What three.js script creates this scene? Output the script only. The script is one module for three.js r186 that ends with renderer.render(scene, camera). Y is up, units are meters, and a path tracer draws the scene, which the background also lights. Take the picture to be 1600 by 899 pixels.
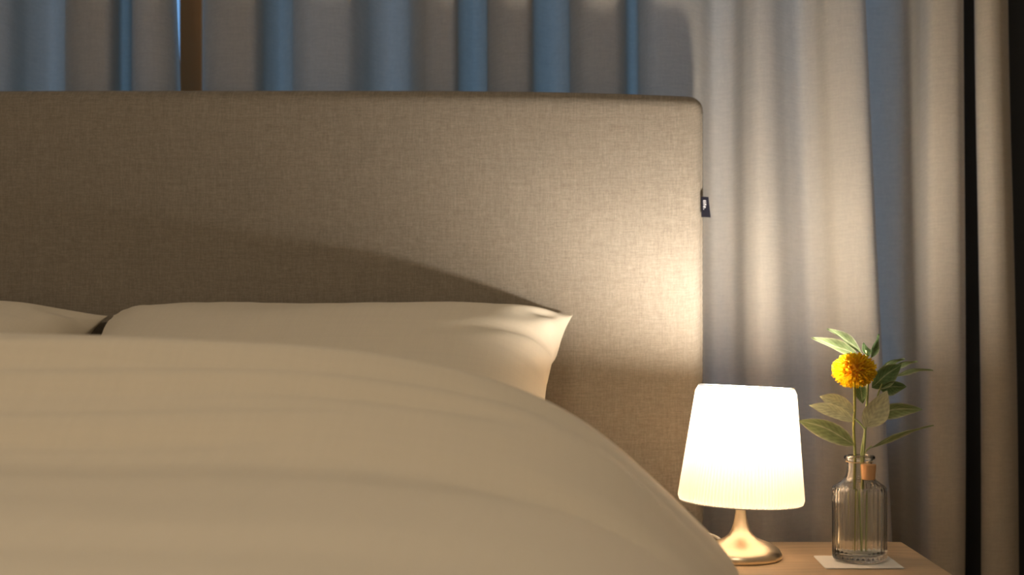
import * as THREE from 'three';
import { RoundedBoxGeometry } from 'three/addons/geometries/RoundedBoxGeometry.js';
import { mergeGeometries, mergeVertices } from 'three/addons/utils/BufferGeometryUtils.js';
import { RectAreaLightUniformsLib } from 'three/addons/lights/RectAreaLightUniformsLib.js';
import { ImprovedNoise } from 'three/addons/math/ImprovedNoise.js';

// ---------------------------------------------------------------- camera, sky, large lights, exposure
RectAreaLightUniformsLib.init();
const scene = new THREE.Scene();
const camera = new THREE.PerspectiveCamera(2 * Math.atan(449.5 / 1600) * 180 / Math.PI, 1600 / 899, 0.05, 60);
camera.position.set(0, 0.78, 0);                                   // level camera over the bed's edge, looking straight at the headboard
camera.setViewOffset(1600, 899, -200, -136.5, 1600, 899);          // shifted lens
camera.focus = 1.62;
camera.userData.fStop = 2.2;
scene.background = new THREE.Color().setRGB(0.20, 0.45, 0.86);     // blue dusk sky
const ROOM_LAMP = { color: [1.0, 0.81, 0.58], intensity: 20.0, size: 0.5, at: [-0.6, 2.33, 0.5] };
const BEDSIDE = { color: [1.0, 0.92, 0.81], intensity: 1.65 };
const renderer = new THREE.WebGLRenderer();
renderer.toneMapping = THREE.LinearToneMapping;
renderer.toneMappingExposure = 1.0;
renderer.shadowMap.enabled = true;

// ---------------------------------------------------------------- helpers
let seed = 7;
const rnd = () => { seed = (seed * 1664525 + 1013904223) >>> 0; return seed / 4294967296; };
const perlin = new ImprovedNoise();
const noise = (x, y, z = 0.37) => perlin.noise(x, y, z);
const lerp = THREE.MathUtils.lerp, clamp = THREE.MathUtils.clamp;
const bump = (t) => Math.exp(-t * t);
const V = (a) => new THREE.Vector3(...a);
const rgb = (r, g, b) => new THREE.Color().setRGB(r, g, b);

function obj(name, geometry, material, parent = scene) {
  const m = new THREE.Mesh(geometry, material);
  m.name = name; m.castShadow = m.receiveShadow = true;
  parent.add(m);
  return m;
}
function thing(name, label, category, position = [0, 0, 0], group) {
  const o = new THREE.Group();
  o.name = name; o.position.set(...position);
  o.userData = { label, category };
  if (group) o.userData.group = group;
  scene.add(o);
  return o;
}
function tag(o, label, category, group) {
  Object.assign(o.userData, { label, category });
  if (group) o.userData.group = group;
  return o;
}
function struct(name, geometry, material, label) {
  const o = obj(name, geometry, material);
  o.userData = { kind: 'structure', label, category: name.split('_')[0] };
  return o;
}
function box(x0, x1, y0, y1, z0, z1, r = 0) {
  const w = x1 - x0, h = y1 - y0, d = z1 - z0;
  const g = r ? new RoundedBoxGeometry(w, h, d, 3, r) : new THREE.BoxGeometry(w, h, d);
  return g.translate((x0 + x1) / 2, (y0 + y1) / 2, (z0 + z1) / 2);
}
// grid of points p(i, j) -> indexed geometry with uv q(i, j)
function grid(nu, nv, p, q) {
  const pos = [], uv = [], idx = [];
  for (let j = 0; j <= nv; j++) for (let i = 0; i <= nu; i++) {
    pos.push(...p(i / nu, j / nv, i, j));
    uv.push(...(q ? q(i / nu, j / nv, i, j) : [i / nu, j / nv]));
  }
  for (let j = 0; j < nv; j++) for (let i = 0; i < nu; i++) {
    const a = j * (nu + 1) + i, b = a + 1, c = a + nu + 1, d = c + 1;
    idx.push(a, b, d, a, d, c);
  }
  const g = new THREE.BufferGeometry();
  g.setAttribute('position', new THREE.Float32BufferAttribute(pos, 3));
  g.setAttribute('uv', new THREE.Float32BufferAttribute(uv, 2));
  g.setIndex(idx); g.computeVertexNormals();
  return g;
}
function spline1(pts, x) {                                           // monotone-ish interpolation of [x, y] pairs (x increasing)
  const n = pts.length;
  if (x <= pts[0][0]) return pts[0][1];
  if (x >= pts[n - 1][0]) return pts[n - 1][1];
  let i = 0; while (x > pts[i + 1][0]) i++;
  const sl = (k) => (pts[k + 1][1] - pts[k][1]) / (pts[k + 1][0] - pts[k][0]);
  const tan = (k) => { if (k === 0) return sl(0); if (k === n - 1) return sl(n - 2); const a = sl(k - 1), b = sl(k); return a * b <= 0 ? 0 : 2 * a * b / (a + b); };
  const h = pts[i + 1][0] - pts[i][0], t = (x - pts[i][0]) / h, t2 = t * t, t3 = t2 * t;
  return (2 * t3 - 3 * t2 + 1) * pts[i][1] + (t3 - 2 * t2 + t) * h * tan(i) + (3 * t2 - 2 * t3) * pts[i + 1][1] + (t3 - t2) * h * tan(i + 1);
}
const lathe = (pts, seg = 64) => new THREE.LatheGeometry(pts.map(([r, y]) => new THREE.Vector2(r, y)), seg);
const tube = (pts, r, seg = 24, rad = 8) => new THREE.TubeGeometry(new THREE.CatmullRomCurve3(pts.map(V)), seg, r, rad);

// ---------------------------------------------------------------- textures
function dataTexture(size, f, srgb = true) {
  const d = new Uint8Array(size * size * 4);
  for (let y = 0; y < size; y++) for (let x = 0; x < size; x++) {
    const c = f(x, y), o = (y * size + x) * 4;
    for (let k = 0; k < 3; k++) d[o + k] = clamp(Math.round(c[k] * 255), 0, 255);
    d[o + 3] = 255;
  }
  const t = new THREE.DataTexture(d, size, size);
  t.wrapS = t.wrapT = THREE.RepeatWrapping; t.magFilter = THREE.LinearFilter; t.minFilter = THREE.LinearMipmapLinearFilter;
  if (srgb) t.colorSpace = THREE.SRGBColorSpace;
  t.needsUpdate = true;
  return t;
}
// woven cloth: every warp and weft thread has its own tone, with slubs along it
function weave(size, step, slub, acrossGain, alongGain, speck) {
  const n = Math.floor(size / step), table = [];
  for (let k = 0; k < 2; k++) {
    const a = new Float32Array(n * size);
    for (let t = 0; t < n; t++) {
      const base = rnd() - 0.5;
      let v = 0, target = 0;
      const first = (rnd() - 0.5); v = first; target = first;
      for (let s = 0; s < size; s++) {
        if (rnd() < 1 / slub) target = rnd() - 0.5;
        if (s > size - slub * 2) target = first;
        v += (target - v) * 0.25;
        a[t * size + s] = base * 0.22 + v;
      }
    }
    table.push(a);
  }
  const value = new Float32Array(size * size);
  for (let y = 0; y < size; y++) for (let x = 0; x < size; x++) {
    const tx = Math.floor(x / step) % n, ty = Math.floor(y / step) % n;
    const over = (tx + ty) % 2 ? 1 : 0.45;
    value[y * size + x] = table[0][tx * size + y] * alongGain * over + table[1][ty * size + x] * acrossGain * (1.45 - over) + (rnd() - 0.5) * speck;
  }
  return value;
}
function clothTextures(size, w, tone, amount) {
  const map = dataTexture(size, (x, y) => { const k = 1 + w[y * size + x] * amount; return [tone[0] * k, tone[1] * k, tone[2] * k]; });
  const bumpMap = dataTexture(size, (x, y) => { const k = 0.5 + w[y * size + x] * 0.5; return [k, k, k]; }, false);
  return { map, bumpMap };
}
const SZ = 1024;
const linen = clothTextures(SZ, weave(SZ, 2, 9, 1.0, 1.0, 0.7), [0.585, 0.55, 0.50], 0.15);
const drape = clothTextures(SZ, weave(SZ, 2, 12, 0.8, 0.5, 0.6), [0.775, 0.737, 0.675], 0.09);
const cotton = clothTextures(512, weave(512, 2, 40, 0.5, 0.5, 0.2), [0.95, 0.91, 0.835], 0.02);
const woodMap = dataTexture(1024, (x, y) => {
  const u = x / 1024, v = y / 1024;
  const w = (a, b, s) => lerp(noise(u * a, v * b, s), noise(u * a, (v - 1) * b, s), v);
  const rings = 0.5 + 0.5 * Math.sin((v * 26 + w(3, 9, 1.3) * 3) * 6.28);
  const k = 0.90 + 0.06 * rings + 0.07 * w(6, 160, 2.1) + 0.05 * w(30, 400, 4.4);
  return [0.81 * k, 0.71 * k, 0.58 * k];
});

const M = {
  wall: new THREE.MeshStandardMaterial({ color: rgb(0.72, 0.68, 0.61), roughness: 0.95 }),
  ceiling: new THREE.MeshStandardMaterial({ color: rgb(0.78, 0.76, 0.72), roughness: 0.95 }),
  floor: new THREE.MeshStandardMaterial({ map: woodMap, roughness: 0.55 }),
  skirting: new THREE.MeshStandardMaterial({ color: rgb(0.7, 0.68, 0.64), roughness: 0.6 }),
  frameWood: new THREE.MeshStandardMaterial({ color: rgb(0.62, 0.30, 0.11), roughness: 0.55 }),
  pane: new THREE.MeshPhysicalMaterial({ color: 0xffffff, roughness: 0.02, transmission: 1, thickness: 0, ior: 1.5 }),
  linen: new THREE.MeshStandardMaterial({ ...linen, bumpScale: 0.0004, roughness: 0.95 }),
  curtain: new THREE.MeshPhysicalMaterial({ ...drape, bumpScale: 0.0003, roughness: 1, transmission: 0.38, thickness: 0, ior: 1.3, specularIntensity: 0.2 }),
  cotton: new THREE.MeshStandardMaterial({ ...cotton, bumpScale: 0.0001, roughness: 0.9 }),
  oak: new THREE.MeshStandardMaterial({ map: woodMap, roughness: 0.45 }),
  dark: new THREE.MeshStandardMaterial({ color: rgb(0.06, 0.05, 0.045), roughness: 0.6 }),
  champagne: new THREE.MeshStandardMaterial({ color: rgb(0.80, 0.70, 0.53), metalness: 1, roughness: 0.34 }),
  shade: new THREE.MeshPhysicalMaterial({ color: rgb(0.69, 0.58, 0.455), roughness: 1, transmission: 0.105, thickness: 0, ior: 1.3, specularIntensity: 0.3 }),
  white: new THREE.MeshStandardMaterial({ color: rgb(0.8, 0.79, 0.76), roughness: 0.5 }),
  glass: new THREE.MeshPhysicalMaterial({ color: rgb(0.985, 0.995, 0.98), roughness: 0.02, transmission: 1, thickness: 0.004, ior: 1.5 }),
  cork: new THREE.MeshStandardMaterial({ color: rgb(0.62, 0.36, 0.18), roughness: 0.9 }),
  paper: new THREE.MeshStandardMaterial({ color: rgb(0.88, 0.87, 0.84), roughness: 0.9 }),
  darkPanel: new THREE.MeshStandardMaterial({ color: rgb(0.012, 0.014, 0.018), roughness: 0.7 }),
  twine: new THREE.MeshStandardMaterial({ color: rgb(0.55, 0.40, 0.22), roughness: 0.95 }),
  stem: new THREE.MeshStandardMaterial({ color: rgb(0.30, 0.30, 0.07), roughness: 0.7 }),
  twig: new THREE.MeshStandardMaterial({ color: rgb(0.34, 0.40, 0.16), roughness: 0.7 }),
};

// ---------------------------------------------------------------- room shell
const RX0 = -2.5, RX1 = 1.75, RZ0 = -2.21, RZ1 = 2.2, RH = 2.4, TH = 0.14;
const uvFloor = box(RX0 - TH, RX1 + TH, -0.12, 0, RZ0 - TH, RZ1 + TH);
{ const p = uvFloor.attributes.position, u = uvFloor.attributes.uv; for (let i = 0; i < p.count; i++) u.setXY(i, p.getX(i) / 1.2, p.getZ(i) / 1.2); }
struct('floor', uvFloor, M.floor, 'light wooden floor under the bed');
struct('ceiling', box(RX0 - TH, RX1 + TH, RH, RH + 0.12, RZ0 - TH, RZ1 + TH), M.ceiling, 'white plastered ceiling of the bedroom');
const WX0 = -2.05, WX1 = 0.64, WY0 = 0.62, WY1 = 2.12;              // window opening
struct('wall_back', mergeGeometries([
  box(RX0 - TH, WX0, 0, RH, RZ0 - TH, RZ0), box(WX1, RX1 + TH, 0, RH, RZ0 - TH, RZ0),
  box(WX0, WX1, 0, WY0, RZ0 - TH, RZ0), box(WX0, WX1, WY1, RH, RZ0 - TH, RZ0)]), M.wall, 'pale plaster wall behind the curtains');
struct('wall_left', box(RX0 - TH, RX0, 0, RH, RZ0, RZ1), M.wall, 'pale plaster wall on the left of the room');
struct('wall_right', box(RX1, RX1 + TH, 0, RH, RZ0, RZ1), M.wall, 'pale plaster wall on the right of the room');
struct('wall_front', box(RX0 - TH, RX1 + TH, 0, RH, RZ1, RZ1 + TH), M.wall, 'pale plaster wall facing the headboard');
struct('baseboard_right', box(RX1 - 0.014, RX1, 0, 0.08, RZ0, RZ1), M.skirting, 'white skirting board along the right wall');
struct('baseboard_left', box(RX0, RX0 + 0.014, 0, 0.08, RZ0, RZ1), M.skirting, 'white skirting board along the left wall');
{ // window behind the curtains: brown wooden frame with an upright between its panes
  const w = new THREE.Group(); w.name = 'window_1'; scene.add(w);
  w.userData = { kind: 'structure', label: 'window with a brown wooden frame, glimpsed through the curtain gap', category: 'window' };
  const z0 = RZ0 - 0.07, z1 = RZ0 - 0.01, f = 0.05, mx = -0.966;
  obj('window_frame', mergeGeometries([box(WX0, WX0 + f, WY0, WY1, z0, z1), box(WX1 - f, WX1, WY0, WY1, z0, z1), box(WX0 + f, WX1 - f, WY0, WY0 + f, z0, z1), box(WX0 + f, WX1 - f, WY1 - f, WY1, z0, z1)]), M.frameWood, w);
  obj('mullion', box(mx - 0.0245, mx + 0.0245, WY0 + f, WY1 - f, z0, z1 + 0.02, 0.004), M.frameWood, w);
  obj('pane', box(WX0 + f, mx - 0.0245, WY0 + f, WY1 - f, z0 + 0.03, z0 + 0.031), M.pane, w);
  obj('pane', box(mx + 0.0245, WX1 - f, WY0 + f, WY1 - f, z0 + 0.03, z0 + 0.031), M.pane, w);
}

// ---------------------------------------------------------------- curtains: plan curves [x, z] of the folds, hung from a track
function curtain(name, plan, lean, label) {
  const curve = new THREE.CatmullRomCurve3(plan.map(([x, z]) => new THREE.Vector3(x, 0, z)), false, 'centripetal');
  const nu = plan.length * 9, nv = 30, pts = [], arc = [0];
  for (let i = 0; i <= nu; i++) pts.push(curve.getPoint(i / nu));
  for (let i = 1; i <= nu; i++) arc.push(arc[i - 1] + pts[i].distanceTo(pts[i - 1]));
  const H0 = 0.03, H1 = 2.31;
  const g = grid(nu, nv, (u, v, i) => {
    const y = lerp(H0, H1, v), p = pts[i], k = noise(p.x * 4, y * 1.1, 3.1) * 0.006;
    return [p.x + lean(p.x, y) * (y - 1.0) + k, y, p.z + noise(p.x * 5, y * 1.3, 9.4) * 0.006];
  }, (u, v, i) => [arc[i] / 0.62, lerp(H0, H1, v) / 0.62]);
  return tag(obj(name, g, M.curtain), label, 'curtain', 'window curtains');
}
curtain('curtain', [[-1.6841, -2.0260], [-1.5996, -1.9840], [-1.5828, -2.0260], [-1.6436, -2.1380], [-1.6035, -2.1380], [-1.4461, -2.0120], [-1.3144, -1.9840], [-1.2536, -2.0260], [-1.2594, -2.1100], [-1.2374, -2.1520], [-1.2000, -2.1380], [-1.1308, -2.0260], [-1.0712, -1.9700], [-1.0244, -1.9700], [-1.0404, -2.0400], [-1.0868, -2.1520], [-1.0720, -2.1520], [-1.0029, -2.0260], [-0.9481, -1.9700], [-0.9062, -1.9700], [-0.8891, -1.9980], [-0.8981, -2.0470]],
  (x, y) => -0.057 * clamp((x + 1.01) / 0.1, 0, 1) * (y < 1.34 ? 0.34 / (y - 1.0 || 1e-6) : 1), 'dim grey-beige curtain left of the narrow gap showing the brown window frame');
curtain('curtain_001', [[-0.8811, -2.0610], [-0.8538, -2.0120], [-0.8093, -1.9770], [-0.7463, -1.9770], [-0.7484, -2.0260], [-0.7804, -2.1380], [-0.7608, -2.1660], [-0.7293, -2.1450], [-0.6825, -2.0260], [-0.6341, -1.9700], [-0.5684, -1.9770], [-0.5565, -2.0330], [-0.5512, -2.1100], [-0.5278, -2.1380], [-0.4885, -2.1240], [-0.4488, -2.0400], [-0.4078, -1.9770], [-0.3644, -1.9700], [-0.3634, -2.0260], [-0.3754, -2.1450], [-0.3520, -2.1660], [-0.3271, -2.1450], [-0.2993, -2.0120], [-0.2647, -1.9700], [-0.2216, -1.9700], [-0.2167, -2.0400], [-0.2179, -2.1520], [-0.1833, -2.1730], [-0.1547, -2.1520], [-0.1380, -2.0260], [-0.1047, -1.9700], [-0.0468, -1.9700], [-0.0292, -2.0330], [-0.0214, -2.1380], [-0.0067, -2.1380], [0.0013, -2.0260], [0.0309, -1.9750], [0.0866, -1.9800], [0.1190, -2.0050], [0.1512, -2.0500], [0.1862, -2.0400], [0.2079, -1.9800], [0.2322, -1.9550], [0.2597, -1.9600], [0.2968, -1.9950], [0.3300, -2.0150], [0.3575, -2.0000], [0.3807, -1.9650], [0.4083, -1.9500], [0.4328, -1.9450], [0.4461, -1.9500], [0.4556, -1.9650], [0.4579, -1.9800]],
  (x) => (x > 0.2 ? -0.05 * clamp((x - 0.2) / 0.2, 0, 1) : 0), 'wide grey-beige curtain behind the headboard and table lamp');
curtain('curtain_002', [[0.4107, -2.1200], [0.4647, -2.1550], [0.5210, -2.1650], [0.5522, -2.1550], [0.5631, -2.1100], [0.5597, -2.0400], [0.5636, -1.9950], [0.5806, -1.9850], [0.6129, -1.9850], [0.6328, -2.0050], [0.6436, -2.0350], [0.6450, -2.0600]],
  (x) => 0, 'grey-beige curtain beside the vase, blue light glowing in its deep fold');
curtain('curtain_003', [[0.7020, -2.0800], [0.6837, -2.0600], [0.6716, -2.0350], [0.6706, -2.0130], [0.6895, -1.9950], [0.7137, -2.0000], [0.7353, -2.0250], [0.7482, -2.0500], [0.7514, -2.0800]],
  (x) => -0.018 * clamp((x - 0.62) / 0.1, 0, 1), 'narrow dim curtain strip at the right edge between two black gaps');
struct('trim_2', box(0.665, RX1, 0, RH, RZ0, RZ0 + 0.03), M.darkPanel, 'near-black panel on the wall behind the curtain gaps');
{ const t = struct('trim_1', box(-2.3, 1.2, 2.31, 2.4, -2.09, -1.98, 0.004), M.white, 'white curtain track along the ceiling'); t.userData.category = 'curtain track'; }

// ---------------------------------------------------------------- bed
const bed = thing('bed', 'double bed with a tall beige linen-upholstered headboard', 'bed', [-0.72, 0, -1.85]);
{ // headboard: one padded slab, softly rounded edges, top edge very slightly crowned
  const x0 = -1.62, x1 = 0.1156, y0 = 0.06, y1 = 1.2957, z1 = -1.85, d = 0.085, R = 0.026;
  const W = x1 - x0, Hh = y1 - y0, N = [96, 72, 8];
  const g = new THREE.BoxGeometry(W, Hh, d, ...N), p = g.attributes.position, uv = g.attributes.uv;
  const stretch = (t, half) => { const s = Math.sign(t) * Math.pow(Math.abs(t) / half, 0.55) * half; return s; };
  for (let i = 0; i < p.count; i++) {
    const v = new THREE.Vector3(stretch(p.getX(i), W / 2), stretch(p.getY(i), Hh / 2), p.getZ(i));
    const r = R, inner = new THREE.Vector3(clamp(v.x, -W / 2 + r, W / 2 - r), clamp(v.y, -Hh / 2 + r, Hh / 2 - r), clamp(v.z, -d / 2 + r, d / 2 - r));
    const q = v.clone().sub(inner);
    if (q.length() > 1e-6) { const m = Math.max(Math.abs(q.x), Math.abs(q.y), Math.abs(q.z)); q.setLength(r * m / r > 0 ? m : 0); v.copy(inner).add(q); }
    const fx = v.x / (W / 2), fy = v.y / (Hh / 2);
    v.y += fy > 0 ? fy * (0.004 - 0.012 * fx * fx * fx * fx) : 0;    // crowned top
    if (v.z > 0) v.z += 0.006 * (1 - fx ** 8) * (1 - fy ** 8);
    p.setXYZ(i, v.x, v.y, v.z);
  }
  for (let i = 0; i < p.count; i++) uv.setXY(i, (p.getX(i) + (Math.abs(p.getX(i)) > W / 2 - 0.002 ? p.getZ(i) : 0)) / 0.62, (p.getY(i) + p.getZ(i) * 0.8) / 0.62);
  const gg = mergeVertices(g.deleteAttribute('normal'), 1e-5); gg.computeVertexNormals();
  gg.translate((x0 + x1) / 2 + 0.72, (y0 + y1) / 2, z1 - d / 2 + 1.85);
  const hb = obj('headboard', gg, M.linen, bed);
  hb.userData.label = 'headboard upholstered in woven beige linen';
  // seam with a row of small puckers near the right-hand edge
  const seam = []; for (let k = 0; k <= 160; k++) { const y = lerp(0.5, 1.255, k / 160); seam.push([x1 - 0.0035 + 0.72 + 0.0006 * Math.sin(k * 2.1), y, -0.0125]); }
  obj('seam', tube(seam, 0.0016, 480, 6), M.linen, hb);
  // woven tag sewn into the side seam
  const c = document.createElement('canvas'); c.width = 128; c.height = 256;
  const x = c.getContext('2d');
  x.fillStyle = '#0c0a20'; x.fillRect(0, 0, 128, 256);
  x.save(); x.translate(52, 42); x.rotate(Math.PI / 2); x.fillStyle = '#f4f4f8'; x.font = 'bold 66px sans-serif'; x.textBaseline = 'middle'; x.fillText('life.', 0, 0); x.restore();
  const t = new THREE.CanvasTexture(c); t.colorSpace = THREE.SRGBColorSpace;
  const tagMat = new THREE.MeshStandardMaterial({ map: t, roughness: 0.8 });
  // folded ribbon sticking out of the seam, a little wider at its lower end and standing forward
  const A = [0.1107, 1.1023, -1.8550], B = [0.1234, 1.1006, -1.8450], C = [0.1271, 1.0629, -1.8400], D = [0.1107, 1.0652, -1.8550];
  const mk = (off) => grid(6, 10, (u, v) => { const a = V(D).lerp(V(C), u), b = V(A).lerp(V(B), u), q = a.lerp(b, v); return [q.x + 0.72, q.y, q.z + 1.85 + off + 0.001 * Math.sin(u * 3) + 0.012 * (1 - u) * 0.4]; });
  const back = mk(-0.0012), front = mk(0);
  const rib = obj('tag', mergeGeometries([front, back]), tagMat, hb);
  rib.userData.label = 'small dark navy woven tag with white lettering';
}
obj('bed_base', box(-1.53 + 0.72, 0.03 + 0.72, 0.10, 0.32, 0.008, 2.14, 0.012), M.linen, bed);
for (const [x, z] of [[-0.74, 0.12], [0.66, 0.12], [-0.74, 1.9], [0.66, 1.9]]) obj('leg', lathe([[0, 0], [0.018, 0], [0.026, 0.1], [0, 0.1]], 20).translate(x, 0, z), M.dark, bed);

const mat = obj('mattress', box(-1.515, 0.02, 0.32, 0.60, -1.842, 0.29, 0.05), M.cotton);
tag(mat, 'thick mattress in a cream sheet on the bed base, under the duvet', 'mattress');

// pillow: two bulging faces joined at a seam with four pointed corners
function pillow(name, W, L, T, salt, label) {
  const nu = 72, nv = 56;
  const face = (side) => grid(nu, nv, (a, b) => {
    const u = Math.sin((a - 0.5) * Math.PI), v = Math.sin((b - 0.5) * Math.PI);
    const x = W / 2 * u * (1 - 0.075 * (1 - v * v)), y = L / 2 * v * (1 - 0.05 * (1 - u * u));
    const k = Math.pow(Math.max(0, 1 - Math.abs(u) ** 6), 0.62) * Math.pow(Math.max(0, 1 - Math.abs(v) ** 2.4), 0.62);
    let t = T * k;
    const edge = Math.pow(1 - k, 1.5) * Math.min(1, k * 5);
    t += edge * 0.016 * noise(u * 2.2 + salt, v * 2.2, side * 3.1 + salt) ;
    t += edge * 0.006 * noise((u - v) * 9 + salt, (u + v) * 2.5, side + 0.3);
    t += k * 0.007 * noise(u * 1.7 + salt, v * 3.1, salt + 5);
    const ru = 1 - Math.abs(u), rv = 1 - Math.abs(v), ang = Math.atan2(rv, ru * W / L), rad = Math.hypot(ru * W / L, rv);
    t += 0.004 * Math.sin(ang * 9 + salt) * bump((rad - 0.34) / 0.2) * Math.min(1, k * 4);   // creases running out of the corners
    const toSide = clamp((u - 0.35) / 0.5, 0, 1) * Math.min(1, k * 6);
    t -= toSide * (0.009 * bump((v - 0.42 + 0.55 * (1 - u)) / 0.07) + 0.007 * bump((v - 0.05 - 0.3 * (1 - u)) / 0.08) - 0.006 * bump((v - 0.62 - 0.2 * (1 - u)) / 0.09));   // pulls running in from the side seam
    return [x, side * t, -y];
  }, (a, b) => [a * W / 0.5, b * L / 0.5]);
  const top = face(1), bottom = face(-1);
  bottom.index.array.reverse(); bottom.computeVertexNormals();
  const g = mergeVertices(mergeGeometries([top, bottom].map((q) => q.deleteAttribute('normal'))), 1e-5); g.computeVertexNormals();
  const t = thing(name, label, 'pillow', [0, 0, 0], 'bed pillows');
  obj('pillowcase', g, M.cotton, t);
  return t;
}
const p1 = pillow('pillow', 0.82, 0.46, 0.100, 1.7, 'plump cream pillow nearest the lamp, leaning on the headboard, pointed corner showing');
p1.position.set(-0.530, 0.755, -1.640); p1.rotation.set(0.61, 0, 0);
const p2 = pillow('pillow_001', 0.77, 0.46, 0.102, 8.2, 'cream pillow at the left edge of the picture, mostly out of view');
p2.position.set(-1.335, 0.760, -1.635); p2.rotation.set(0.61, 0, -0.02);

// duvet: quilted cover, pushed up into a thick roll below the pillows
{
  const CX = -0.735;
  const crest = [[-0.735, 0.826], [-0.5, 0.822], [-0.33, 0.807], [-0.208, 0.781], [-0.112, 0.746], [-0.0375, 0.702], [0.045, 0.627], [0.1125, 0.552], [0.138, 0.48], [0.146, 0.39], [0.148, 0.30]];
  const flat = [[-0.735, 0.645], [-0.5, 0.645], [-0.33, 0.643], [-0.2, 0.640], [-0.1, 0.633], [-0.03, 0.617], [0.035, 0.585], [0.08, 0.535], [0.098, 0.47], [0.105, 0.38], [0.107, 0.30]];
  const cc = new THREE.CatmullRomCurve3(crest.map(([x, y]) => new THREE.Vector3(x, y, 0))), cf = new THREE.CatmullRomCurve3(flat.map(([x, y]) => new THREE.Vector3(x, y, 0)));
  const long = [[0.29, -0.05], [0.10, -0.05], [-0.5, -0.03], [-0.62, 0.0], [-0.72, 0.035], [-0.80, 0.12], [-0.88, 0.215], [-0.935, 0.25], [-0.975, 0.235], [-1.005, 0.25], [-1.05, 0.45], [-1.10, 0.72], [-1.15, 0.92], [-1.20, 1.0], [-1.255, 0.95], [-1.29, 0.80]].map(([z, w]) => [-z, w]);
  const nu = 260, nv = 240;
  const crease = (x, z, z0, slope, bend, w, x0, x1) => { const zz = z0 + slope * (x + 0.5) + bend * (x + 0.5) ** 2; const m = clamp((x - x0) / 0.15, 0, 1) * clamp((x1 - x) / 0.15, 0, 1); return bump((z - zz) / w) * m; };
  const pt = (a, b) => {
    const side = a < 0.5 ? -1 : 1, s = Math.abs(a - 0.5) * 2;
    const t = Math.pow(s, 0.9), Z = lerp(-0.29, 1.29, b);
    const w = spline1(long, Z), c = cc.getPoint(t), f = cf.getPoint(t);
    let x = lerp(f.x, c.x, w), y = lerp(f.y, c.y, w);
    x = CX + side * (x - CX);
    const soft = clamp((Z - 0.3) / 0.3, 0, 1), onTop = clamp(1.15 - t * 1.1, 0.15, 1);
    y += (0.010 * noise(x * 2.3, Z * 4, 1.2) + 0.006 * noise(x * 3 + 4, Z * 11, 7.7)) * soft * onTop;
    y -= 0.011 * crease(x, Z, 1.135, 0.055, 0.03, 0.012, -1.4, -0.05) * soft;
    y -= 0.012 * crease(x, Z, 1.098, 0.04, 0.02, 0.010, -1.4, -0.1);
    y -= 0.010 * crease(x, Z, 1.080, 0.03, -0.02, 0.009, -1.5, -0.25);
    y -= 0.010 * crease(x, Z, 1.040, 0.02, 0.05, 0.010, -1.5, -0.3);
    y += 0.006 * crease(x, Z, 1.165, 0.08, 0.02, 0.014, -0.9, 0.05);
    y -= 0.014 * bump((Z - 1.0 + 0.05 * (x + 0.05)) / 0.022) * bump((x + 0.03) / 0.11);
    y += 0.006 * bump((Z - 1.11 + 0.1 * x) / 0.02) * bump((x + 0.02) / 0.12);
    y -= 0.006 * bump((Z - 1.155 + 0.12 * x) / 0.012) * bump((x + 0.0) / 0.12);
    x += side > 0 ? 0.006 * noise(Z * 7, t * 5, 2.2) * clamp((t - 0.5) * 3, 0, 1) : 0;
    return [x, y, -Z];
  };
  const top = grid(nu, nv, pt, (a, b) => [a * 4, b * 3.2]);
  const P0 = top.attributes.position, N0 = top.attributes.normal, inner = top.clone(), Q = inner.attributes.position;
  for (let i = 0; i < P0.count; i++) Q.setXYZ(i, P0.getX(i) - N0.getX(i) * 0.022, P0.getY(i) - N0.getY(i) * 0.022, P0.getZ(i) - N0.getZ(i) * 0.022);
  inner.index.array.reverse(); inner.computeVertexNormals();
  // rolled hem round the border, half a tube between the two faces
  const ring = [];
  for (let i = 0; i <= nu; i++) ring.push(i);
  for (let j = 1; j <= nv; j++) ring.push(j * (nu + 1) + nu);
  for (let i = nu - 1; i >= 0; i--) ring.push(nv * (nu + 1) + i);
  for (let j = nv - 1; j >= 0; j--) ring.push(j * (nu + 1));
  const at = (A, k) => new THREE.Vector3().fromBufferAttribute(A, k), n = ring.length - 1;
  const hem = grid(n, 8, (u, v, i, j) => {
    const a = at(P0, ring[i]), b = at(Q, ring[i]), along = at(P0, ring[(i + 1) % n]).sub(at(P0, ring[(i - 1 + n) % n])).normalize();
    const mid = a.clone().add(b).multiplyScalar(0.5), up = a.clone().sub(mid), out = up.clone().cross(along).multiplyScalar(-1), th = Math.PI * j / 8;
    return mid.addScaledVector(up, Math.cos(th)).addScaledVector(out, Math.sin(th)).toArray();
  }, (u, v) => [u * 12, v * 0.1]);
  const dv = obj('duvet', mergeGeometries([top, inner, hem]), M.cotton);
  tag(dv, 'thick cream duvet pushed up in soft folds over the bed', 'duvet');
}

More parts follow.
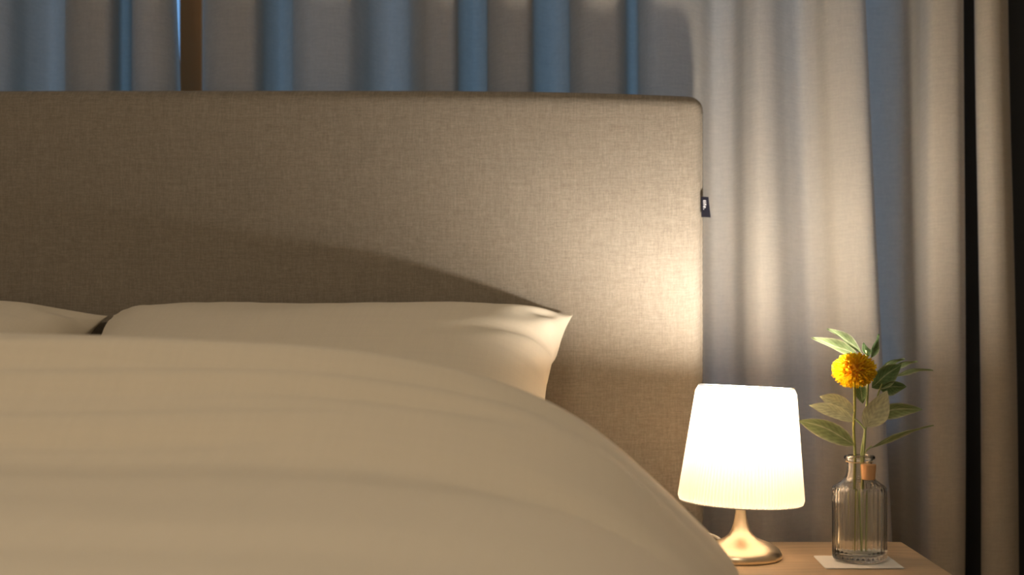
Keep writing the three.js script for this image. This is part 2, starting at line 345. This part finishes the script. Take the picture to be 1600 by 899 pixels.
// ---------------------------------------------------------------- nightstand
const NS = { x0: 0.07, x1: 0.439, z0: -1.716, z1: -1.335, top: 0.50 };
{
  const t = thing('nightstand', 'light oak nightstand carrying the lamp and the glass vase', 'nightstand', [(NS.x0 + NS.x1) / 2, 0, (NS.z0 + NS.z1) / 2]);
  const w = (NS.x1 - NS.x0) / 2, d = (NS.z1 - NS.z0) / 2;
  const uvw = (g) => { const p = g.attributes.position, u = g.attributes.uv; for (let i = 0; i < p.count; i++) u.setXY(i, (p.getX(i) + p.getY(i) * 0.3) / 0.7, (p.getZ(i) + p.getY(i) * 0.7) / 0.7); return g; };
  const part = (n, g) => obj(n, uvw(g), M.oak, t);
  part('top', box(-w, w, 0.48, 0.50, -d, d, 0.003));
  part('side_panel', box(-w + 0.004, -w + 0.02, 0.14, 0.48, -d + 0.004, d - 0.02));
  part('side_panel', box(w - 0.02, w - 0.004, 0.14, 0.48, -d + 0.004, d - 0.02));
  part('back_panel', box(-w + 0.02, w - 0.02, 0.14, 0.48, -d + 0.004, -d + 0.014));
  part('bottom_panel', box(-w + 0.02, w - 0.02, 0.14, 0.156, -d + 0.014, d - 0.02));
  for (const [y0, y1] of [[0.145, 0.308], [0.313, 0.476]]) {
    const dr = part('drawer', box(-w + 0.006, w - 0.006, y0, y1, d - 0.02, d - 0.002, 0.003));
    obj('knob', new THREE.SphereGeometry(0.013, 20, 14).scale(1, 1, 0.7).translate(0, (y0 + y1) / 2, d + 0.005), M.champagne, dr);
  }
  for (const sx of [-1, 1]) for (const sz of [-1, 1]) part('leg', lathe([[0, 0], [0.012, 0], [0.018, 0.14], [0, 0.14]], 20).translate(sx * (w - 0.035), 0, sz * (d - 0.045)));
}

// ---------------------------------------------------------------- table lamp
{
  const t = thing('table_lamp', 'lit table lamp with a pleated white shade and champagne metal foot', 'lamp', [0.1535, 0.50, -1.56]);
  obj('base', lathe([[0, 0], [0.0605, 0], [0.0622, 0.0015], [0.0628, 0.005], [0.0622, 0.009], [0.0595, 0.0135], [0.0535, 0.0185], [0.0445, 0.0235], [0.0345, 0.0275], [0.0255, 0.0315], [0.0188, 0.037], [0.0145, 0.044], [0.0118, 0.052], [0.0095, 0.062], [0.0082, 0.072], [0.0076, 0.084], [0.0074, 0.096], [0, 0.096]], 96), M.champagne, t);
  const head = new THREE.Group(); head.name = 'lamp_head'; t.add(head); head.position.set(0, 0.086, 0); head.rotation.z = -0.047;   // the shade sits a little askew
  const R0 = 0.0955, R1 = 0.0742, SH = 0.176, NP = 108, per = 10;
  obj('shade', grid(NP * per, 22, (u, v, i) => {
    const rim = Math.min(1, Math.min(v, 1 - v) / 0.045), a = u * Math.PI * 2;
    const r = lerp(R0, R1, v) + 0.0019 * Math.cos(i / per * Math.PI * 2) * rim - 0.0015 * bump((v - 1) / 0.03) - 0.002 * bump(v / 0.02);
    return [r * Math.sin(a), v * SH, r * Math.cos(a)];
  }), M.shade, head);
  obj('shade_ring', new THREE.TorusGeometry(R1 - 0.002, 0.0011, 8, 96).rotateX(Math.PI / 2).translate(0, SH, 0), M.white, head);
  obj('shade_ring', new THREE.TorusGeometry(R0 - 0.0025, 0.0011, 8, 96).rotateX(Math.PI / 2).translate(0, 0.001, 0), M.white, head);
  for (let k = 0; k < 3; k++) { const a = k * 2.094 + 0.5; obj('spoke', tube([[0.014 * Math.sin(a), 0.012, 0.014 * Math.cos(a)], [0.05 * Math.sin(a), 0.006, 0.05 * Math.cos(a)], [(R0 - 0.003) * Math.sin(a), 0.002, (R0 - 0.003) * Math.cos(a)]], 0.0012, 12, 6), M.white, head); }
  obj('shade_floor', lathe([[0.0158, 0.0035], [0.05, 0.0025], [R0 - 0.003, 0.0015]], 96), M.shade, head);
  obj('socket', lathe([[0, -0.0065], [0.0125, -0.0065], [0.0158, -0.001], [0.0155, 0.004], [0.0155, 0.101], [0.012, 0.107], [0, 0.107]], 32), M.white, head);
  obj('bulb', lathe([[0, 0.106], [0.012, 0.107], [0.016, 0.116], [0.025, 0.130], [0.0285, 0.145], [0.0275, 0.156], [0.021, 0.1675], [0.011, 0.173], [0, 0.175]], 32),
    new THREE.MeshStandardMaterial({ color: rgb(0.9, 0.88, 0.82), emissive: rgb(...BEDSIDE.color), emissiveIntensity: 20, roughness: 0.5 }), head);
  const l = new THREE.PointLight(rgb(...BEDSIDE.color), BEDSIDE.intensity, 0, 2);
  l.name = 'bulb_light'; l.position.set(0, 0.147, 0); l.castShadow = true; l.shadow.radius = 1.4; head.add(l);
  obj('cord', tube([[-0.018, 0.010, -0.052], [-0.026, 0.017, -0.075], [-0.036, 0.019, -0.105], [-0.046, 0.016, -0.135], [-0.054, 0.008, -0.155], [-0.058, -0.03, -0.165], [-0.078, -0.28, -0.165], [-0.06, -0.48, -0.19]], 0.0024, 60, 8), M.white, t);
}

// ---------------------------------------------------------------- paper mat, vase, cork
{
  const m = obj('paper_coaster', grid(24, 20, (u, v) => {
    const x = lerp(0.267, 0.381, u), z = lerp(-1.473, -1.576, v); return [x, 0.5016 + 0.0004 * noise(x * 60, z * 60), z];
  }), M.paper);
  const under = m.geometry.clone(); { const p = under.attributes.position; for (let i = 0; i < p.count; i++) p.setY(i, 0.5004); under.index.array.reverse(); under.computeVertexNormals(); }
  m.geometry = mergeGeometries([m.geometry, under]);
  tag(m, 'small square white paper mat under the glass vase', 'coaster');
  const v = thing('glass_vase', 'clear fluted glass bottle vase with a small cork on its neck', 'vase', [0.329, 0.5024, -1.535]);
  const prof = [[0, 0.0], [0.034, 0.0], [0.0385, 0.002], [0.0402, 0.006], [0.0405, 0.014], [0.0405, 0.105], [0.0402, 0.1085], [0.0385, 0.111], [0.031, 0.1155], [0.0245, 0.1205], [0.0205, 0.127], [0.0190, 0.1335], [0.0187, 0.147], [0.0190, 0.1495], [0.0225, 0.1515], [0.0232, 0.1535], [0.0225, 0.1560], [0.0200, 0.1575], [0.0175, 0.1570], [0.0165, 0.152], [0.0162, 0.134], [0.0185, 0.124], [0.0225, 0.1180], [0.0295, 0.1125], [0.0365, 0.108], [0.0376, 0.103], [0.0376, 0.020], [0.036, 0.013], [0.028, 0.0095], [0, 0.0085]];
  const NF = 34, per = 8;
  const g = grid(NF * per, prof.length - 1, (u, vv, i, j) => {
    const [r, y] = prof[j], a = u * Math.PI * 2, fl = (j >= 3 && j <= 6) ? 0.0009 * (Math.abs(Math.cos(i / per * Math.PI)) - 0.6) : 0;
    return [(r + fl) * Math.sin(a), y, (r + fl) * Math.cos(a)];
  });
  const gg = mergeVertices(g.deleteAttribute('uv').deleteAttribute('normal'), 1e-6); gg.computeVertexNormals();
  obj('bottle', gg, M.glass, v);
  const ck = obj('cork', lathe([[0, 0], [0.0085, 0], [0.0095, 0.001], [0.0112, 0.0215], [0.0104, 0.0228], [0, 0.0228]], 28).translate(0.0066, 0.1235, 0.0310), M.cork, v);
  ck.userData.label = 'pale brown cork hanging at the neck';
  const ringPts = []; for (let k = 0; k <= 40; k++) { const a = k / 40 * Math.PI * 2; ringPts.push([0.0198 * Math.sin(a), 0.1475 + 0.0006 * Math.sin(a * 3), 0.0198 * Math.cos(a)]); }
  obj('twine', mergeGeometries([tube(ringPts, 0.0008, 80, 6), tube([[0.0050, 0.1478, 0.0192], [0.0060, 0.1486, 0.0255], [0.0066, 0.1460, 0.0310]], 0.0008, 10, 6)]), M.twine, v);
}

// ---------------------------------------------------------------- flower and foliage
const leafGreen = (a, b) => dataTexture(128, (x, y) => {
  const u = x / 127, w = Math.abs(y / 127 - 0.5) * 2, vein = bump(w / 0.06), side = 0.5 + 0.5 * Math.sin((u * 16 - w * 5) * 3.1);
  const k = 0.9 + 0.08 * side + 0.12 * noise(u * 9, w * 5, 2);
  return [0, 1, 2].map((c) => lerp(a[c], b[c], clamp(vein * 0.8 + Math.pow(w, 7), 0, 1)) * k);
});
const leafMats = [leafGreen([0.58, 0.65, 0.46], [0.90, 0.89, 0.78]), leafGreen([0.40, 0.50, 0.33], [0.74, 0.76, 0.60]), leafGreen([0.82, 0.84, 0.72], [0.90, 0.90, 0.78])].map((map) =>
  new THREE.MeshPhysicalMaterial({ map, roughness: 0.85, transmission: 0.22, thickness: 0, ior: 1.35, specularIntensity: 0.4 }));
function leaf(parent, base, tip, width, sag, turn, mat) {
  const a = V(base), b = V(tip), dir = b.clone().sub(a), L = dir.length(); dir.normalize();
  const view = new THREE.Vector3(0, 0, 1), across0 = view.clone().cross(dir).normalize(), nrm0 = dir.clone().cross(across0).normalize();
  const q = new THREE.Quaternion().setFromAxisAngle(dir, turn), across = across0.applyQuaternion(q), nrm = nrm0.applyQuaternion(q);
  const g = grid(14, 6, (u, v) => {
    const s = v * 2 - 1, w = width * 0.58 * (Math.pow(Math.sin(Math.PI * Math.pow(u, 0.82)), 0.85) + 0.05 * (1 - u));
    const p = a.clone().addScaledVector(dir, L * u).addScaledVector(across, s * w).addScaledVector(nrm, 0.34 * w * s * s + 0.0012 * Math.sin(u * 9 + s * 2));
    p.y += sag * Math.sin(Math.PI * u);
    return p.toArray();
  });
  return obj('leaf', g, mat, parent);
}
{
  const f = thing('yellow_flower', 'yellow-orange pompom flower on a thin stem in the glass vase', 'flower');
  obj('stem', tube([[0.3203, 0.7743, -1.5300], [0.3208, 0.7284, -1.5300], [0.3196, 0.7015, -1.5310], [0.3219, 0.6593, -1.5330], [0.3215, 0.60, -1.536], [0.3235, 0.513, -1.539]], 0.0021, 60, 8), M.stem, f);
  const c = V([0.3199, 0.7867, -1.5300]), petals = [], cols = [];
  const N = 1300;
  for (let k = 0; k < N; k++) {
    const y = 1 - 2 * (k + 0.5) / N, a = k * 2.39996, r = Math.sqrt(1 - y * y);
    const d = new THREE.Vector3(r * Math.cos(a), y, r * Math.sin(a)).add(new THREE.Vector3(rnd() - 0.5, rnd() - 0.5, rnd() - 0.5).multiplyScalar(0.42)).normalize();
    const s = new THREE.Vector3(rnd() - 0.5, rnd() - 0.5, rnd() - 0.5).cross(d).normalize(), n2 = d.clone().cross(s);
    const len = 0.0265 + rnd() * 0.0075, wd = 0.0018 + rnd() * 0.0010, curl = 0.009 * (rnd() - 0.5), pale = rnd();
    const g = grid(2, 4, (u, v) => {
      const q = d.clone().multiplyScalar(lerp(0.012, len, v)).addScaledVector(s, (u - 0.5) * wd * (0.5 + 1.1 * v - 0.6 * v ** 6)).addScaledVector(n2, curl * v * v + 0.0008 * (u - 0.5) ** 2 * 4);
      return [c.x + q.x * 1.02, c.y + q.y * 0.82, c.z + q.z * 1.0];
    });
    const col = new Float32Array(g.attributes.position.count * 3);
    for (let i = 0; i < col.length / 3; i++) col.set([0.93, 0.55 + 0.20 * pale, 0.012 + 0.02 * pale], i * 3);
    g.setAttribute('color', new THREE.BufferAttribute(col, 3));
    petals.push(g);
  }
  const head = obj('flower_head', mergeGeometries(petals), new THREE.MeshPhysicalMaterial({ vertexColors: true, roughness: 0.8, transmission: 0.3, thickness: 0, ior: 1.3, specularIntensity: 0.3 }), f);
  head.userData.kind = 'stuff';
  obj('flower_core', new THREE.SphereGeometry(0.0215, 24, 16).scale(1, 0.86, 1).translate(c.x, c.y, c.z), new THREE.MeshStandardMaterial({ color: rgb(0.88, 0.45, 0.02), roughness: 0.9 }), f);
}
{
  const s = thing('leafy_sprig', 'tall leafy green sprig rising behind the yellow flower', 'sprig');
  obj('stem', tube([[0.336, 0.515, -1.53], [0.334, 0.60, -1.531], [0.3319, 0.6591, -1.5350], [0.3388, 0.6972, -1.5400], [0.3425, 0.7278, -1.5480], [0.3462, 0.7664, -1.5560], [0.3452, 0.8171, -1.5600]], 0.0019, 60, 8), M.twig, s);
  obj('stem_fork', tube([[0.3409, 0.7010, -1.5410], [0.3541, 0.7229, -1.5480], [0.3599, 0.7470, -1.5520], [0.3676, 0.7664, -1.5560]], 0.0014, 24, 6), M.twig, s);
  leaf(s, [0.3372, 0.8121, -1.5550], [0.2801, 0.8491, -1.5350], 0.0165, 0.004, 0.75, leafMats[0]);
  leaf(s, [0.3313, 0.8091, -1.5500], [0.2554, 0.8353, -1.5250], 0.018, 0.001, 0.6, leafMats[0]);
  leaf(s, [0.3506, 0.8053, -1.5580], [0.3648, 0.8426, -1.5650], 0.016, 0.0, 0.8, leafMats[1]);
  leaf(s, [0.3457, 0.8073, -1.5580], [0.3446, 0.8294, -1.5800], 0.013, 0.0, 0.4, leafMats[1]);
  leaf(s, [0.3520, 0.7606, -1.5560], [0.3978, 0.7956, -1.5600], 0.027, 0.002, 0.2, leafMats[1]);
  leaf(s, [0.3651, 0.7898, -1.5620], [0.4075, 0.8046, -1.5750], 0.013, 0.003, 0.9, leafMats[0]);
  leaf(s, [0.3834, 0.7908, -1.5650], [0.4299, 0.8008, -1.5850], 0.010, 0.002, 0.8, leafMats[0]);
  leaf(s, [0.3841, 0.7761, -1.5600], [0.4580, 0.7870, -1.6000], 0.010, 0.006, 0.9, leafMats[0]);
  leaf(s, [0.3647, 0.7606, -1.5560], [0.4082, 0.7623, -1.5700], 0.021, 0.0, 0.5, leafMats[1]);
  leaf(s, [0.3339, 0.7664, -1.5530], [0.3371, 0.7364, -1.5500], 0.016, 0.0, 0.3, leafMats[1]);
}
{
  const s = thing('leafy_sprig_001', 'short sprig of broad pale green leaves in front, just above the vase rim', 'sprig');
  obj('stem', tube([[0.326, 0.515, -1.528], [0.330, 0.60, -1.525], [0.3316, 0.6603, -1.5200], [0.3330, 0.6813, -1.5180], [0.3335, 0.6995, -1.5160]], 0.0018, 50, 8), M.twig, s);
  obj('stem_fork', tube([[0.3335, 0.6985, -1.5160], [0.3268, 0.7078, -1.5200], [0.3200, 0.7143, -1.5240]], 0.0014, 16, 6), M.twig, s);
  leaf(s, [0.3335, 0.7023, -1.5160], [0.3619, 0.7566, -1.5000], 0.033, 0.0, 0.25, leafMats[2]);
  leaf(s, [0.3420, 0.7202, -1.5200], [0.4231, 0.7282, -1.5350], 0.021, 0.004, 0.35, leafMats[0]);
  leaf(s, [0.3181, 0.7238, -1.5240], [0.2651, 0.7488, -1.5150], 0.021, 0.006, -0.5, leafMats[2]);
  leaf(s, [0.3172, 0.7114, -1.5240], [0.2482, 0.7356, -1.5100], 0.0185, 0.006, -0.5, leafMats[2]);
  leaf(s, [0.3177, 0.6763, -1.5220], [0.2299, 0.7137, -1.4950], 0.026, 0.006, -0.35, leafMats[0]);
  leaf(s, [0.3368, 0.6690, -1.5180], [0.4389, 0.7045, -1.5300], 0.013, 0.006, 0.95, leafMats[0]);
  obj('leaf_stalk', tube([[0.3196, 0.6601, -1.5220], [0.3187, 0.6716, -1.5220], [0.3147, 0.6792, -1.5210]], 0.001, 10, 6), M.twig, s);
  obj('leaf_stalk', tube([[0.3325, 0.6603, -1.5200], [0.3359, 0.6680, -1.5180], [0.3434, 0.6747, -1.5180]], 0.001, 10, 6), M.twig, s);
}

// ---------------------------------------------------------------- ceiling lamp of the room, above and behind the camera
{
  const [x, y, z] = ROOM_LAMP.at, r = ROOM_LAMP.size / 2;
  const t = thing('ceiling_lamp', 'round flush ceiling lamp above the foot of the bed', 'lamp', [x, y, z]);
  obj('housing', lathe([[0, 0.07], [r + 0.012, 0.07], [r + 0.012, 0.0], [r + 0.004, 0.0], [r + 0.004, 0.012], [0, 0.012]], 64), M.white, t);
  obj('lamp_diffuser', lathe([[0, 0.004], [r, 0.004], [r, 0.010], [0, 0.010]], 64), new THREE.MeshStandardMaterial({ color: rgb(0.85, 0.83, 0.78), emissive: rgb(...ROOM_LAMP.color), emissiveIntensity: ROOM_LAMP.intensity * 0.3, roughness: 0.6 }), t);
  const l = new THREE.RectAreaLight(rgb(...ROOM_LAMP.color), ROOM_LAMP.intensity, ROOM_LAMP.size * 0.886, ROOM_LAMP.size * 0.886);
  l.name = 'ceiling_lamp_light'; l.position.set(0, 0, 0); l.rotation.x = -Math.PI / 2; t.add(l);
}

renderer.render(scene, camera);
